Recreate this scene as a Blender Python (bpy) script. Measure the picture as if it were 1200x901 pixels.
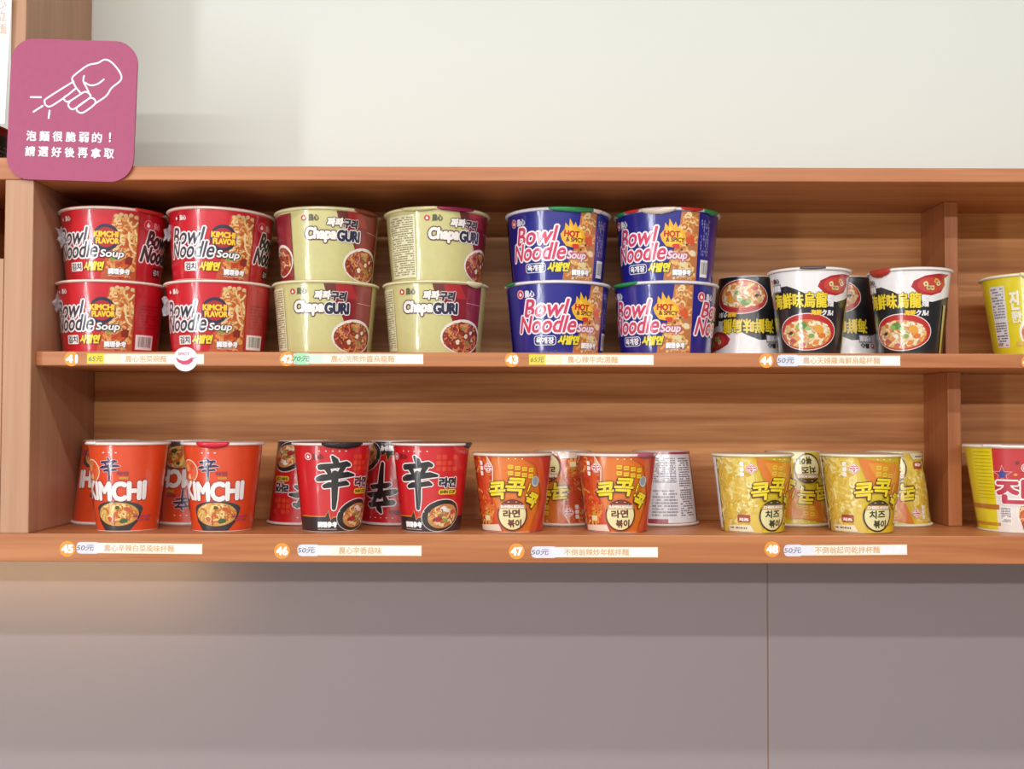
import bpy, bmesh, math, random
from mathutils import Vector, Matrix
from mathutils.geometry import tessellate_polygon

for o in list(bpy.data.objects):
    bpy.data.objects.remove(o)
S = bpy.context.scene
COL = S.collection
PI = math.pi

# ------------------------------------------------------------------ camera
F = 1300.0                       # focal length in pixels of the 1200 x 901 frame
CAM = Vector((0, -1.3, 1.45))
PITCH = math.atan(39.5 / F)
ROLL = 0.0026
CM = Matrix.Rotation(PI / 2 + PITCH, 3, 'X') @ Matrix.Rotation(ROLL, 3, 'Z')
cd = bpy.data.cameras.new('camera')
cd.sensor_width = 36.0
cd.lens = 36.0 * F / 1200.0
cd.clip_start = 0.05
cam = bpy.data.objects.new('camera', cd)
cam.matrix_world = Matrix.Translation(CAM) @ CM.to_4x4()
COL.objects.link(cam)
S.camera = cam

def W(px, py, depth):
    """point on the plane y = depth (metres behind the shelf front) seen at a pixel"""
    d = CM @ Vector(((px - 600) / F, -(py - 450.5) / F, -1))
    k = (depth - CAM.y) / d.y
    return CAM + d * k

# ------------------------------------------------------------------ world, lights, exposure
wd = bpy.data.worlds.new('room_light')
S.world = wd
wd.use_nodes = True
wd.node_tree.nodes['Background'].inputs[0].default_value = (1.0, 0.97, 0.94, 1)
wd.node_tree.nodes['Background'].inputs[1].default_value = 0.06
S.view_settings.view_transform = 'Standard'
S.view_settings.look = 'None'
S.view_settings.exposure = 0.36
S.view_settings.gamma = 1.0
S.view_settings.use_curve_mapping = False

def area(name, loc, target, sx, sy, power, col):
    l = bpy.data.lights.new(name, 'AREA')
    l.shape = 'RECTANGLE'
    l.size, l.size_y = sx, sy
    l.energy = power
    l.color = col
    o = bpy.data.objects.new(name, l)
    o.location = loc
    o.rotation_euler = (Vector(target) - Vector(loc)).to_track_quat('-Z', 'Y').to_euler()
    COL.objects.link(o)
    return o

# three rows of ceiling tubes running along the shelf, and a tall window off to the left
area('ceiling_tube_light', (-0.2, -1.0, 2.66), (-0.2, -0.98, 0), 4.4, 0.06, 23, (1.0, 0.985, 0.97))
area('ceiling_tube_light', (-0.3, -2.25, 2.66), (-0.3, -1.9, 0), 4.4, 0.08, 38, (1.0, 0.985, 0.97))
area('ceiling_tube_light', (-0.3, -5.3, 2.66), (-0.3, -4.0, 0), 6.0, 0.12, 118, (1.0, 0.985, 0.97))
area('window_light', (-2.5, -2.7, 1.5), (-0.2, 0, 1.4), 0.24, 2.0, 25, (0.96, 0.98, 1.0))

# ------------------------------------------------------------------ materials
def lin(h):
    h = h.lstrip('#')
    v = [int(h[i:i + 2], 16) / 255 for i in (0, 2, 4)]
    return tuple((x / 12.92 if x <= 0.04045 else ((x + 0.055) / 1.055) ** 2.4) for x in v) + (1,)

MATS = {}
def nodes(name):
    m = bpy.data.materials.new(name)
    m.use_nodes = True
    nt = m.node_tree
    return m, nt, nt.nodes['Principled BSDF']

def N(nt, t, **kw):
    n = nt.nodes.new(t)
    for k, v in kw.items():
        setattr(n, k, v)
    return n

def mat(hexc, film=0, rough=0.38):
    """printed card or plastic: flat colour with a faint procedural mottling; film adds a crinkled clear wrap"""
    key = (hexc, film, rough)
    if key in MATS:
        return MATS[key]
    m, nt, b = nodes('print_' + hexc.lstrip('#') + ('_wrapped' if film else ''))
    tc = N(nt, 'ShaderNodeTexCoord')
    nz = N(nt, 'ShaderNodeTexNoise')
    nz.inputs['Scale'].default_value = 140
    nt.links.new(tc.outputs['Object'], nz.inputs['Vector'])
    mr = N(nt, 'ShaderNodeMapRange')
    mr.inputs['To Min'].default_value = 0.92
    mr.inputs['To Max'].default_value = 1.06
    nt.links.new(nz.outputs['Fac'], mr.inputs['Value'])
    hs = N(nt, 'ShaderNodeHueSaturation')
    hs.inputs['Color'].default_value = lin(hexc)
    nt.links.new(mr.outputs['Result'], hs.inputs['Value'])
    nt.links.new(hs.outputs['Color'], b.inputs['Base Color'])
    b.inputs['Roughness'].default_value = rough
    if film:
        b.inputs['Coat Weight'].default_value = 1.0
        b.inputs['Coat IOR'].default_value = 1.7
        b.inputs['Coat Roughness'].default_value = 0.17
        mp = N(nt, 'ShaderNodeMapping')
        mp.inputs['Scale'].default_value = (1, 1, 0.3)
        n2 = N(nt, 'ShaderNodeTexNoise')
        n2.inputs['Scale'].default_value = 55
        n2.inputs['Detail'].default_value = 3
        bp = N(nt, 'ShaderNodeBump')
        bp.inputs['Strength'].default_value = 0.3
        bp.inputs['Distance'].default_value = 0.004
        nt.links.new(tc.outputs['Object'], mp.inputs['Vector'])
        nt.links.new(mp.outputs['Vector'], n2.inputs['Vector'])
        nt.links.new(n2.outputs['Fac'], bp.inputs['Height'])
        nt.links.new(bp.outputs['Normal'], b.inputs['Coat Normal'])
    MATS[key] = m
    return m

def wood(name, axis, light, dark, rough=0.42):
    """beech laminate, grain along the given axis"""
    m, nt, b = nodes(name)
    tc = N(nt, 'ShaderNodeTexCoord')
    mp = N(nt, 'ShaderNodeMapping')
    sc = [38, 38, 38]
    sc['xyz'.index(axis)] = 1.6
    mp.inputs['Scale'].default_value = sc
    nt.links.new(tc.outputs['Object'], mp.inputs['Vector'])
    n1 = N(nt, 'ShaderNodeTexNoise')
    n1.inputs['Scale'].default_value = 1.0
    n1.inputs['Detail'].default_value = 5
    n1.inputs['Distortion'].default_value = 0.8
    nt.links.new(mp.outputs['Vector'], n1.inputs['Vector'])
    n2 = N(nt, 'ShaderNodeTexNoise')
    n2.inputs['Scale'].default_value = 5.0
    n2.inputs['Detail'].default_value = 3
    nt.links.new(mp.outputs['Vector'], n2.inputs['Vector'])
    mx = N(nt, 'ShaderNodeMix')
    mx.inputs['Factor'].default_value = 0.3
    nt.links.new(n1.outputs['Fac'], mx.inputs['A'])
    nt.links.new(n2.outputs['Fac'], mx.inputs['B'])
    cr = N(nt, 'ShaderNodeValToRGB')
    cr.color_ramp.elements[0].position = 0.36
    cr.color_ramp.elements[0].color = lin(dark)
    cr.color_ramp.elements[1].position = 0.62
    cr.color_ramp.elements[1].color = lin(light)
    nt.links.new(mx.outputs['Result'], cr.inputs['Fac'])
    nt.links.new(cr.outputs['Color'], b.inputs['Base Color'])
    bp = N(nt, 'ShaderNodeBump')
    bp.inputs['Strength'].default_value = 0.08
    bp.inputs['Distance'].default_value = 0.001
    nt.links.new(n2.outputs['Fac'], bp.inputs['Height'])
    nt.links.new(bp.outputs['Normal'], b.inputs['Normal'])
    b.inputs['Roughness'].default_value = rough
    return m

def paint(name, hexc, var, rough, scale=3.0):
    m, nt, b = nodes(name)
    tc = N(nt, 'ShaderNodeTexCoord')
    n1 = N(nt, 'ShaderNodeTexNoise')
    n1.inputs['Scale'].default_value = scale
    n1.inputs['Detail'].default_value = 4
    nt.links.new(tc.outputs['Object'], n1.inputs['Vector'])
    mr = N(nt, 'ShaderNodeMapRange')
    mr.inputs['To Min'].default_value = 1 - var
    mr.inputs['To Max'].default_value = 1 + var
    nt.links.new(n1.outputs['Fac'], mr.inputs['Value'])
    hs = N(nt, 'ShaderNodeHueSaturation')
    hs.inputs['Color'].default_value = lin(hexc)
    nt.links.new(mr.outputs['Result'], hs.inputs['Value'])
    nt.links.new(hs.outputs['Color'], b.inputs['Base Color'])
    b.inputs['Roughness'].default_value = rough
    n2 = N(nt, 'ShaderNodeTexNoise')
    n2.inputs['Scale'].default_value = 420
    nt.links.new(tc.outputs['Object'], n2.inputs['Vector'])
    bp = N(nt, 'ShaderNodeBump')
    bp.inputs['Strength'].default_value = 0.05
    bp.inputs['Distance'].default_value = 0.001
    nt.links.new(n2.outputs['Fac'], bp.inputs['Height'])
    nt.links.new(bp.outputs['Normal'], b.inputs['Normal'])
    return m

WL, WDK = '#C27E4E', '#A56035'
WOOD_X = wood('beech_grain_along', 'x', WL, WDK)
WOOD_Z = wood('beech_grain_upright', 'z', WL, WDK)
WOOD_BACK = wood('beech_back_panel', 'x', '#E6A565', '#BA743D', 0.5)
WOOD_PALE = wood('pale_beech_upright', 'z', '#BE9070', '#B0805E')
CREAM = paint('cream_wall_paint', '#E2E6DD', 0.015, 0.6)
GREY = paint('mauve_grey_laminate', '#9B9091', 0.02, 0.5)
BOARDWHITE = mat('#F1EDE4', 0, 0.35)

def clearfilm():
    m, nt, b = nodes('clear_crumpled_film')
    b.inputs['Base Color'].default_value = (0.85, 0.82, 0.88, 1)
    b.inputs['Roughness'].default_value = 0.12
    b.inputs['Alpha'].default_value = 0.22
    tc = N(nt, 'ShaderNodeTexCoord')
    nz = N(nt, 'ShaderNodeTexNoise')
    nz.inputs['Scale'].default_value = 300
    bp = N(nt, 'ShaderNodeBump')
    bp.inputs['Strength'].default_value = 0.8
    bp.inputs['Distance'].default_value = 0.003
    nt.links.new(tc.outputs['Object'], nz.inputs['Vector'])
    nt.links.new(nz.outputs['Fac'], bp.inputs['Height'])
    nt.links.new(bp.outputs['Normal'], b.inputs['Normal'])
    return m
FILM = clearfilm()

# ------------------------------------------------------------------ object helpers
def link(name, mesh, parent=None):
    o = bpy.data.objects.new(name, mesh)
    COL.objects.link(o)
    if parent:
        o.parent = parent
    return o

def empty(name, loc=(0, 0, 0), label=None, cat=None, group=None):
    o = link(name, None)
    o.location = loc
    o.empty_display_size = 0.02
    return tag(o, label, cat, group)

def tag(o, label=None, cat=None, group=None, kind=None):
    for k, v in (('label', label), ('category', cat), ('group', group), ('kind', kind)):
        if v:
            o[k] = v
    return o

def box(name, x0, x1, y0, y1, z0, z1, m, parent=None, bev=0.0012):
    """bevelled board, object origin at its centre (parent sits at the world origin)"""
    bm = bmesh.new()
    bmesh.ops.create_cube(bm, size=1)
    c = Vector(((x0 + x1) / 2, (y0 + y1) / 2, (z0 + z1) / 2))
    for v in bm.verts:
        v.co = Vector((v.co.x * (x1 - x0), v.co.y * (y1 - y0), v.co.z * (z1 - z0)))
    if bev:
        bmesh.ops.bevel(bm, geom=bm.edges[:], offset=bev, segments=2, affect='EDGES', profile=0.5)
    me = bpy.data.meshes.new(name)
    bm.to_mesh(me)
    bm.free()
    me.materials.append(m)
    o = link(name, me, parent)
    o.location = c - (parent.location if parent else Vector((0, 0, 0)))
    return o

# ------------------------------------------------------------------ printed artwork as thin geometry
TXT = {}
def glyphs(body):
    """triangles of a line of text in the built-in font, scaled to a unit box"""
    if body in TXT:
        return TXT[body]
    c = bpy.data.curves.new('t', 'FONT')
    c.body = body
    c.resolution_u = 3
    o = bpy.data.objects.new('t', c)
    COL.objects.link(o)
    bpy.context.view_layer.update()
    me = bpy.data.meshes.new_from_object(o.evaluated_get(bpy.context.evaluated_depsgraph_get()))
    vs = [(v.co.x, v.co.y) for v in me.vertices]
    fs = [tuple(p.vertices) for p in me.polygons]
    bpy.data.objects.remove(o)
    bpy.data.curves.remove(c)
    bpy.data.meshes.remove(me)
    x0, x1 = min(v[0] for v in vs), max(v[0] for v in vs)
    y0, y1 = min(v[1] for v in vs), max(v[1] for v in vs)
    TXT[body] = ([((v[0] - x0) / (x1 - x0), (v[1] - y0) / (y1 - y0)) for v in vs], fs)
    return TXT[body]

class Art:
    """flat print laid out in millimetres: s along the surface, t upwards; every element lies a hair above the last"""
    def __init__(self, film=0, step=0.004):
        self.parts, self.order, self.off, self.film, self.step = {}, [], 0.10, film, step
        self.part('print')
    def part(self, name):
        if name not in self.parts:
            self.parts[name] = []
            self.order.append(name)
        self.cur = self.parts[name]
        return self
    def _add(self, polys, color):
        self._stack([polys], color)
    def _stack(self, groups, color, gap=0.002):
        """each group of polygons lies a hair above the one before, so none share a plane"""
        self.off += self.step
        for polys in groups:
            for p in polys:
                self.cur.append((p, self.off, color))
            self.off += gap
    def poly(self, pts, color):
        tris = tessellate_polygon([[Vector((p[0], p[1], 0)) for p in pts]])
        self._add([[pts[i] for i in t] for t in tris], color)
        return self
    def rect(self, x0, x1, y0, y1, color):
        self._add([[(x0, y0), (x1, y0), (x1, y1), (x0, y1)]], color)
        return self
    def rrect(self, x0, x1, y0, y1, r, color, n=5):
        pts = []
        for cx, cy, a in ((x1 - r, y1 - r, 0), (x0 + r, y1 - r, 90), (x0 + r, y0 + r, 180), (x1 - r, y0 + r, 270)):
            for i in range(n + 1):
                q = math.radians(a + 90 * i / n)
                pts.append((cx + r * math.cos(q), cy + r * math.sin(q)))
        return self.poly(pts, color)
    def ell(self, cx, cy, rx, ry, color, a0=0, a1=360, n=28, rot=0):
        cr, sr = math.cos(math.radians(rot)), math.sin(math.radians(rot))
        pts = []
        for i in range(n + (a1 - a0 < 360)):
            q = math.radians(a0 + (a1 - a0) * i / n)
            x, y = rx * math.cos(q), ry * math.sin(q)
            pts.append((cx + x * cr - y * sr, cy + x * sr + y * cr))
        return self.poly(pts, color)
    def stroke(self, pts, w, color, closed=False, caps=True):
        P = list(pts)
        if closed:
            P = P + [P[0]]
        ws = w if isinstance(w, (list, tuple)) else [w] * len(P)
        L, Rr = [], []
        n = len(P)
        for i in range(n):
            if closed and i in (0, n - 1):
                a, b = P[n - 2], P[1]
            else:
                a, b = P[max(i - 1, 0)], P[min(i + 1, n - 1)]
            dx, dy = b[0] - a[0], b[1] - a[1]
            d = math.hypot(dx, dy) or 1
            nx, ny = -dy / d * ws[i] / 2, dx / d * ws[i] / 2
            L.append((P[i][0] + nx, P[i][1] + ny))
            Rr.append((P[i][0] - nx, P[i][1] - ny))
        polys, ends = [], []
        for i in range(n - 1):
            polys.append([L[i], L[i + 1], Rr[i + 1]])
            polys.append([L[i], Rr[i + 1], Rr[i]])
        if caps and not closed:
            for k in (0, n - 1):
                q = [(P[k][0] + ws[k] / 2 * math.cos(j * PI / 4), P[k][1] + ws[k] / 2 * math.sin(j * PI / 4)) for j in range(8)]
                ends.append(q)
        self._stack([polys] + [[q] for q in ends], color, 0.0015)
        return self
    def text(self, body, x0, x1, y0, y1, color, bold=0.0, outline=0.0, ocolor=None, shear=0.0, rot=0.0, bow=0.0):
        vs, fs = glyphs(body)
        w, h = x1 - x0, y1 - y0
        cx, cy = (x0 + x1) / 2, (y0 + y1) / 2
        cr, sr = math.cos(math.radians(rot)), math.sin(math.radians(rot))
        def put(dx, dy):
            out = []
            for u, v in vs:
                x = (u - 0.5) * w + shear * (v - 0.5) * h
                y = (v - 0.5) * h + bow * (1 - (2 * u - 1) ** 2)
                out.append((cx + x * cr - y * sr + dx, cy + x * sr + y * cr + dy))
            return [[out[i] for i in f] for f in fs]
        def ring(r, n):
            return [put(r * math.cos(2 * PI * k / n), r * math.sin(2 * PI * k / n)) for k in range(n)]
        if outline:
            self._stack(ring(bold + outline, 10) + (ring((bold + outline) * 0.5, 6) if outline > 1.2 else []), ocolor)
        self._stack([put(0, 0)] + (ring(bold, 6) if bold else []), color)
        return self
    def lines(self, x0, x1, y0, y1, n, color, seed=1, fill=0.55, chop=5):
        """small print too fine to read: broken rules"""
        rnd = random.Random(seed)
        polys = []
        for i in range(n):
            ya = y1 - (y1 - y0) * (i + 0.2) / n
            yb = ya - (y1 - y0) / n * fill
            x = x0
            while x < x1 - 0.3:
                l = rnd.uniform(0.5, chop)
                xe = min(x + l, x1)
                if rnd.random() < 0.86:
                    polys.append([(x, yb), (xe, yb), (xe, ya), (x, ya)])
                x = xe + rnd.uniform(0.25, 0.7)
        self._add(polys, color)
        return self
    def barcode(self, x0, x1, y0, y1, seed=3):
        self.rect(x0, x1, y0, y1, '#F3EFEC')
        rnd = random.Random(seed)
        x = x0 + (x1 - x0) * 0.12
        polys = []
        while x < x1 - (x1 - x0) * 0.12:
            w = rnd.choice((0.35, 0.5, 0.8))
            polys.append([(x, y0 + (y1 - y0) * 0.18), (x + w, y0 + (y1 - y0) * 0.18), (x + w, y1 - (y1 - y0) * 0.12), (x, y1 - (y1 - y0) * 0.12)])
            x += w + rnd.choice((0.4, 0.6, 0.9))
        self._add(polys, '#4A4450')
        return self
    def noodles(self, inside, bounds, n, palette, w=1.6, seed=1, length=9, curl=0.7):
        """curly strands of noodle, laid one over another"""
        rnd = random.Random(seed)
        x0, x1, y0, y1 = bounds
        for k in range(n):
            for _ in range(30):
                x, y = rnd.uniform(x0, x1), rnd.uniform(y0, y1)
                if inside(x, y):
                    break
            a, da = rnd.uniform(0, 2 * PI), rnd.uniform(-curl, curl)
            pts = [(x, y)]
            for i in range(length):
                a += da + rnd.uniform(-0.25, 0.25)
                x += 1.5 * math.cos(a)
                y += 1.5 * math.sin(a)
                if not inside(x, y):
                    break
                pts.append((x, y))
            if len(pts) > 2:
                self.stroke(pts, w * rnd.uniform(0.7, 1.2), rnd.choice(palette), caps=False)
        return self
    def blob(self, cx, cy, r, color, seed=0, sq=1.0, n=9):
        rnd = random.Random(seed * 77 + int(cx * 13 + cy * 7))
        pts = []
        for i in range(n):
            q = 2 * PI * i / n
            rr = r * rnd.uniform(0.7, 1.15)
            pts.append((cx + rr * math.cos(q), cy + rr * sq * math.sin(q)))
        return self.poly(pts, color)
    def emblem_sun(self, x, y, r, ring=None):
        """round red maker's emblem with a white seed flame"""
        if ring:
            self.ell(x, y, r * 1.28, r * 1.28, ring, n=20)
        self.ell(x, y, r, r, '#D2202E', n=20)
        self.poly([(x - .45 * r, y - .1 * r), (x - .2 * r, y + .35 * r), (x + .05 * r, y + .7 * r), (x + .1 * r, y + .2 * r),
                   (x + .5 * r, y + .1 * r), (x + .42 * r, y - .35 * r), (x + .05 * r, y - .6 * r), (x - .35 * r, y - .45 * r)], '#FFFFFF')
        return self
    def emblem_lobes(self, x, y, r, c='#D2303E'):
        """three-lobed pink and white maker's emblem"""
        for col, k in (('#FBF3EE', 1.25), (c, 1.08), ('#FBEFEA', 0.86)):
            for ax, ay, rr in ((0, .55, .48), (-.52, .05, .5), (.52, .05, .5), (0, -.3, .6)):
                self.ell(x + ax * r, y + ay * r, rr * r * k, rr * r * k, col, n=16)
        self.stroke([(x - .75 * r, y + .12 * r), (x - .2 * r, y + .02 * r), (x + .2 * r, y + .02 * r), (x + .75 * r, y + .12 * r)], .26 * r, c)
        self.stroke([(x - .32 * r, y + .5 * r), (x, y + .62 * r), (x + .32 * r, y + .5 * r)], .18 * r, c)
        self.poly([(x - .35 * r, y - .3 * r), (x + .35 * r, y - .3 * r), (x, y - .72 * r)], c)
        return self
    def meshes(self, mapper, normal, base, cw=3.0, rough=0.38):
        """one mesh per part; polygons are cut into narrow columns so they follow the curved wall"""
        out = []
        for name in self.order:
            polys = self.parts[name]
            if not polys:
                continue
            V, NV, FC, MI, cols = [], [], [], [], []
            for pts, off, color in polys:
                if color not in cols:
                    cols.append(color)
                mi = cols.index(color)
                xs = [p[0] for p in pts]
                a, b = math.floor(min(xs) / cw), math.ceil(max(xs) / cw)
                pieces = [pts] if (b - a <= 1 or cw <= 0) else []
                if not pieces:
                    rest = pts
                    for k in range(a + 1, b):
                        lo, hi = clip(rest, k * cw)
                        if len(lo) > 2:
                            pieces.append(lo)
                        rest = hi
                        if len(rest) < 3:
                            break
                    if len(rest) > 2:
                        pieces.append(rest)
                for p in pieces:
                    i0 = len(V)
                    for x, y in p:
                        V.append(mapper(x, y, off))
                        NV.append(normal(x, y))
                    FC.append(tuple(range(i0, i0 + len(p))))
                    MI.append(mi)
            me = bpy.data.meshes.new(name)
            me.from_pydata(V, [], FC)
            for c in cols:
                me.materials.append(mat(c, self.film, rough))
            me.polygons.foreach_set('material_index', MI)
            me.polygons.foreach_set('use_smooth', [True] * len(FC))
            me.update()
            # make every face look outwards
            bm = bmesh.new()
            bm.from_mesh(me)
            bm.faces.ensure_lookup_table()
            flip = [f for f in bm.faces if f.normal.dot(NV[f.verts[0].index]) < 0]
            bmesh.ops.reverse_faces(bm, faces=flip)
            bm.to_mesh(me)
            bm.free()
            me.normals_split_custom_set_from_vertices(NV)
            out.append((name, me))
        return out

def clip(pts, x):
    lo, hi = [], []
    n = len(pts)
    for i in range(n):
        p, q = pts[i], pts[(i + 1) % n]
        if p[0] <= x:
            lo.append(p)
        if p[0] >= x:
            hi.append(p)
        if (p[0] < x < q[0]) or (q[0] < x < p[0]):
            k = (x - p[0]) / (q[0] - p[0])
            r = (x, p[1] + k * (q[1] - p[1]))
            lo.append(r)
            hi.append(r)
    return lo, hi

def flat_art(art, rough=0.5):
    """artwork on a flat upright face looking along -y"""
    return art.meshes(lambda s, t, o: (s / 1000, -o / 1000, t / 1000), lambda s, t: Vector((0, -1, 0)), None, cw=1e6, rough=rough)

# ------------------------------------------------------------------ the setting
DEEP = 0.199                                   # inside depth of the shelf
WALLY = 0.204
z_tt, z_tb = W(600, 195.5, 0).z, W(600, 212.0, 0).z
z_mt, z_mb = W(600, 413.0, 0.012).z, W(600, 429.8, 0.012).z
z_bt, z_bb = W(600, 626.5, 0).z, W(600, 659.5, 0).z
x_pl, x_pr = W(5.5, 250, 0).x, W(36.5, 413, 0).x
x_right = 0.95
x_left = -0.95

wb = box('wall_back', x_left - .6, x_right + .6, WALLY, WALLY + .1, z_bb + .01, 2.7, CREAM, bev=0)
fl = box('floor', -4.5, 4.5, -7.5, WALLY + .1, -.06, 0.0, paint('pale_floor_tile', '#C9C2B8', .03, .35), bev=0)
tag(fl, 'pale tiled floor of the shop', 'floor', kind='structure')
tag(wb, 'cream painted wall above the wooden shelf', 'wall', kind='structure')
wl = empty('wall_lower', (0, WALLY, 0.5), 'mauve grey laminate wall panels below the wooden shelf', 'wall')
wl['kind'] = 'structure'
xs = W(900, 780, WALLY).x
box('panel', x_left - .6, xs - .0008, WALLY, WALLY + .1, 0.0, z_bb + .009, GREY, wl, bev=0.0008)
box('panel', xs + .0008, x_right + .6, WALLY, WALLY + .1, 0.0, z_bb + .009, GREY, wl, bev=0.0008)
box('seam', xs - .0009, xs + .0009, WALLY + .0006, WALLY + .05, 0.0, z_bb + .009, mat('#8A6F62', 0, .6), wl, bev=0)

# main shelf unit
sh = empty('wall_shelf', (0, 0, z_bb), 'long beech wall shelf with two rows of noodle cups', 'shelf')
box('top_board', x_pr - .014, x_right, 0, DEEP + .004, z_tb, z_tt, WOOD_X, sh)
box('bottom_board', x_left, x_right, 0, DEEP + .004, z_bb, z_bt, WOOD_X, sh)
box('middle_shelf', x_pr, x_right, 0.012, DEEP, z_mb, z_mt, WOOD_X, sh)
box('side_panel', x_pl, x_pr, 0, DEEP, z_bt, z_tb, WOOD_PALE, sh)
box('back_panel', x_pr, x_right, DEEP, DEEP + .004, z_mt, z_tb, WOOD_BACK, sh, bev=0)
box('back_panel', x_pr, x_right, DEEP, DEEP + .004, z_bt, z_mb, WOOD_BACK, sh, bev=0)
dv0, dv1 = W(1107.5, 330, .116).x, W(1123.5, 330, .116).x
box('divider', dv0, dv1, .116, DEEP, z_mt, z_tb, WOOD_Z, sh)
dv0, dv1 = W(1111, 520, .116).x, W(1127, 520, .116).x
box('divider', dv0, dv1, .116, DEEP, z_bt, z_mb, WOOD_Z, sh)

# neighbouring cabinet on the left
cb = empty('wall_cabinet', (x_left, 0, z_bt), 'beech cabinet with an open niche left of the long shelf', 'cabinet')
z_lt, z_lb = W(5, 184.5, 0).z, z_tb
z_ln = W(5, 303, 0).z
box('top_board', x_left, x_pr - .0142, 0, DEEP + .004, z_lb, z_lt, WOOD_X, cb)
box('upright_panel', W(12.5, 60, 0).x, W(30.6, 30, 0).x, 0.0, DEEP + .004, z_lt, 2.45, WOOD_PALE, cb)
box('front_panel', x_left, x_pl - .0003, 0, .018, z_bt, z_ln, WOOD_PALE, cb, bev=.0005)
box('niche_floor', x_left, x_pl - .0003, .018, DEEP, z_ln - .018, z_ln, WOOD_X, cb)
box('niche_light_blocker', x_pl - .105, x_pl - .09, .018, DEEP - .004, z_ln, z_lb, WOOD_Z, cb)  # unseen board added to block light from the left and darken the niche
box('back_panel', x_left, x_pl - .0003, DEEP - .004, DEEP, z_ln, z_lb, WOOD_BACK, cb, bev=0)

# warm strip lamp under the bottom board (lights the wall under the left end)
lamp = empty('under_shelf_lamp', (W(40, 660, .15).x, .15, z_bb), 'warm strip lamp under the left end of the shelf', 'lamp')
x0l, x1l = x_left + .05, W(243, 670, .19).x
hb = box('housing', x0l, x1l, .135, .151, z_bb - .006, z_bb, BOARDWHITE, lamp, bev=.001)
me_em, nt_em, b_em = nodes('warm_strip_glow')
b_em.inputs['Base Color'].default_value = (1, .8, .5, 1)
b_em.inputs['Emission Color'].default_value = (1, .66, .26, 1)
b_em.inputs['Emission Strength'].default_value = 13.0
box('diffuser', x0l + .002, x1l - .002, .137, .149, z_bb - .009, z_bb - .006, me_em, lamp, bev=.0008)

# ------------------------------------------------------------------ cups
class Cup:
    """a tapered paper cup: body, rolled rim, sealed lid and its printed artwork"""
    def __init__(self, H, r1, r0, body, rim, lid, art=None, film=0, foot=None, lidart=None):
        self.H, self.r1, self.r0 = H, r1, r0           # mm: height, rim radius, foot radius
        self.parts = []
        Rm = (r1 - 2.6 + r0) / 2
        self.Rm = Rm
        slope = (r1 - 2.6 - r0) / H
        nz = -math.sin(math.atan(slope))
        nx = math.cos(math.atan(slope))
        rad = lambda t: r0 + slope * t
        self.rad = rad
        self.base = lathe('base', [(0, 1.6), (r0 - 3.2, 1.6), (r0 - 2.4, 0.25), (r0 - 0.6, 0), (r0 - .1, .4), (r0, 1.1)], mat(rim, film))
        prof = [(r0, 1.1), (rad(H * .25), H * .25), (rad(H * .5), H * .5),
                (rad(H * .75), H * .75), (rad(H - 3.2), H - 3.2)]
        self.body = lathe('cup_body', prof, mat(body, film))
        rr = r1 - 2.6
        rimp = [(rad(H - 3.4) - .2, H - 3.4)]
        for k in range(9):
            q = -PI / 2 + PI * k / 8
            rimp.append((rr + .7 + 1.9 * math.cos(q), H - 1.7 + 1.6 * math.sin(q)))
        rimp.append((rr - 2.5, H - .3))
        self.rim = lathe('rim', rimp, mat(rim, 0, .4))
        lp = [(rr + 1.6, H - .15), (rr + 1.9, H + .1), (rr + 1.4, H + .35), (rr - 1.0, H + .45), (rr * .5, H + .3), (0, H + .25)]
        self.lid = lathe('lid', lp, mat(lid, 0, .25))
        if art:
            self.parts = art.meshes(lambda s, t, o: ((rad(t) + o) / 1000 * math.sin(s / Rm), -(rad(t) + o) / 1000 * math.cos(s / Rm), t / 1000),
                                    lambda s, t: Vector((nx * math.sin(s / Rm), -nx * math.cos(s / Rm), nz)), None)
    def tab(self, a0, a1, drop, color, seed=0):
        """foil tab of the lid folded down over the rim"""
        rnd = random.Random(seed)
        H, bm = self.H, bmesh.new()
        n = 10
        rr = self.r1 - 2.6
        rows = []
        for i in range(n + 1):
            q = math.radians(a0 + (a1 - a0) * i / n)
            e = math.sin(PI * i / n) ** 0.5
            d = max(.6, drop * e * rnd.uniform(.85, 1.1))
            pr = [(rr - 3, H + .75), (rr + 1.5, H + .75), (rr + 3.1, H - .3), (rr + 3.2, H - 1.8), (max(self.rad(H - d - 2) + 1.2, rr + 2.3 - d * .2), H - 1.8 - d)]
            rows.append([bm.verts.new((r / 1000 * math.sin(q), -r / 1000 * math.cos(q), z / 1000)) for r, z in pr])
        for i in range(n):
            for j in range(4):
                bm.faces.new((rows[i][j], rows[i + 1][j], rows[i + 1][j + 1], rows[i][j + 1]))
        for f in bm.faces:
            f.smooth = True
        bmesh.ops.recalc_face_normals(bm, faces=bm.faces[:])
        bmesh.ops.solidify(bm, geom=bm.faces[:], thickness=0.00015)
        me = bpy.data.meshes.new('lid_tab')
        bm.to_mesh(me)
        bm.free()
        me.materials.append(mat(color, 0, .22))
        return me
    def crumple(self, ang, t, size, seed):
        """bunched-up end of the clear wrap"""
        rnd = random.Random(seed)
        bm = bmesh.new()
        bmesh.ops.create_icosphere(bm, subdivisions=2, radius=1)
        q = math.radians(ang)
        r = self.rad(t) + size * .25
        c = Vector((r * math.sin(q), -r * math.cos(q), t))
        for v in bm.verts:
            k = rnd.choice((.3, .5, .8, 1.3)) * rnd.uniform(.8, 1.2)
            v.co = c + Vector((v.co.x * size * .42 * k, v.co.y * size * .45 * k, v.co.z * size * .85 * k))
            v.co /= 1000
        me = bpy.data.meshes.new('wrap_film')
        bm.to_mesh(me)
        bm.free()
        me.materials.append(FILM)
        return me

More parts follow.
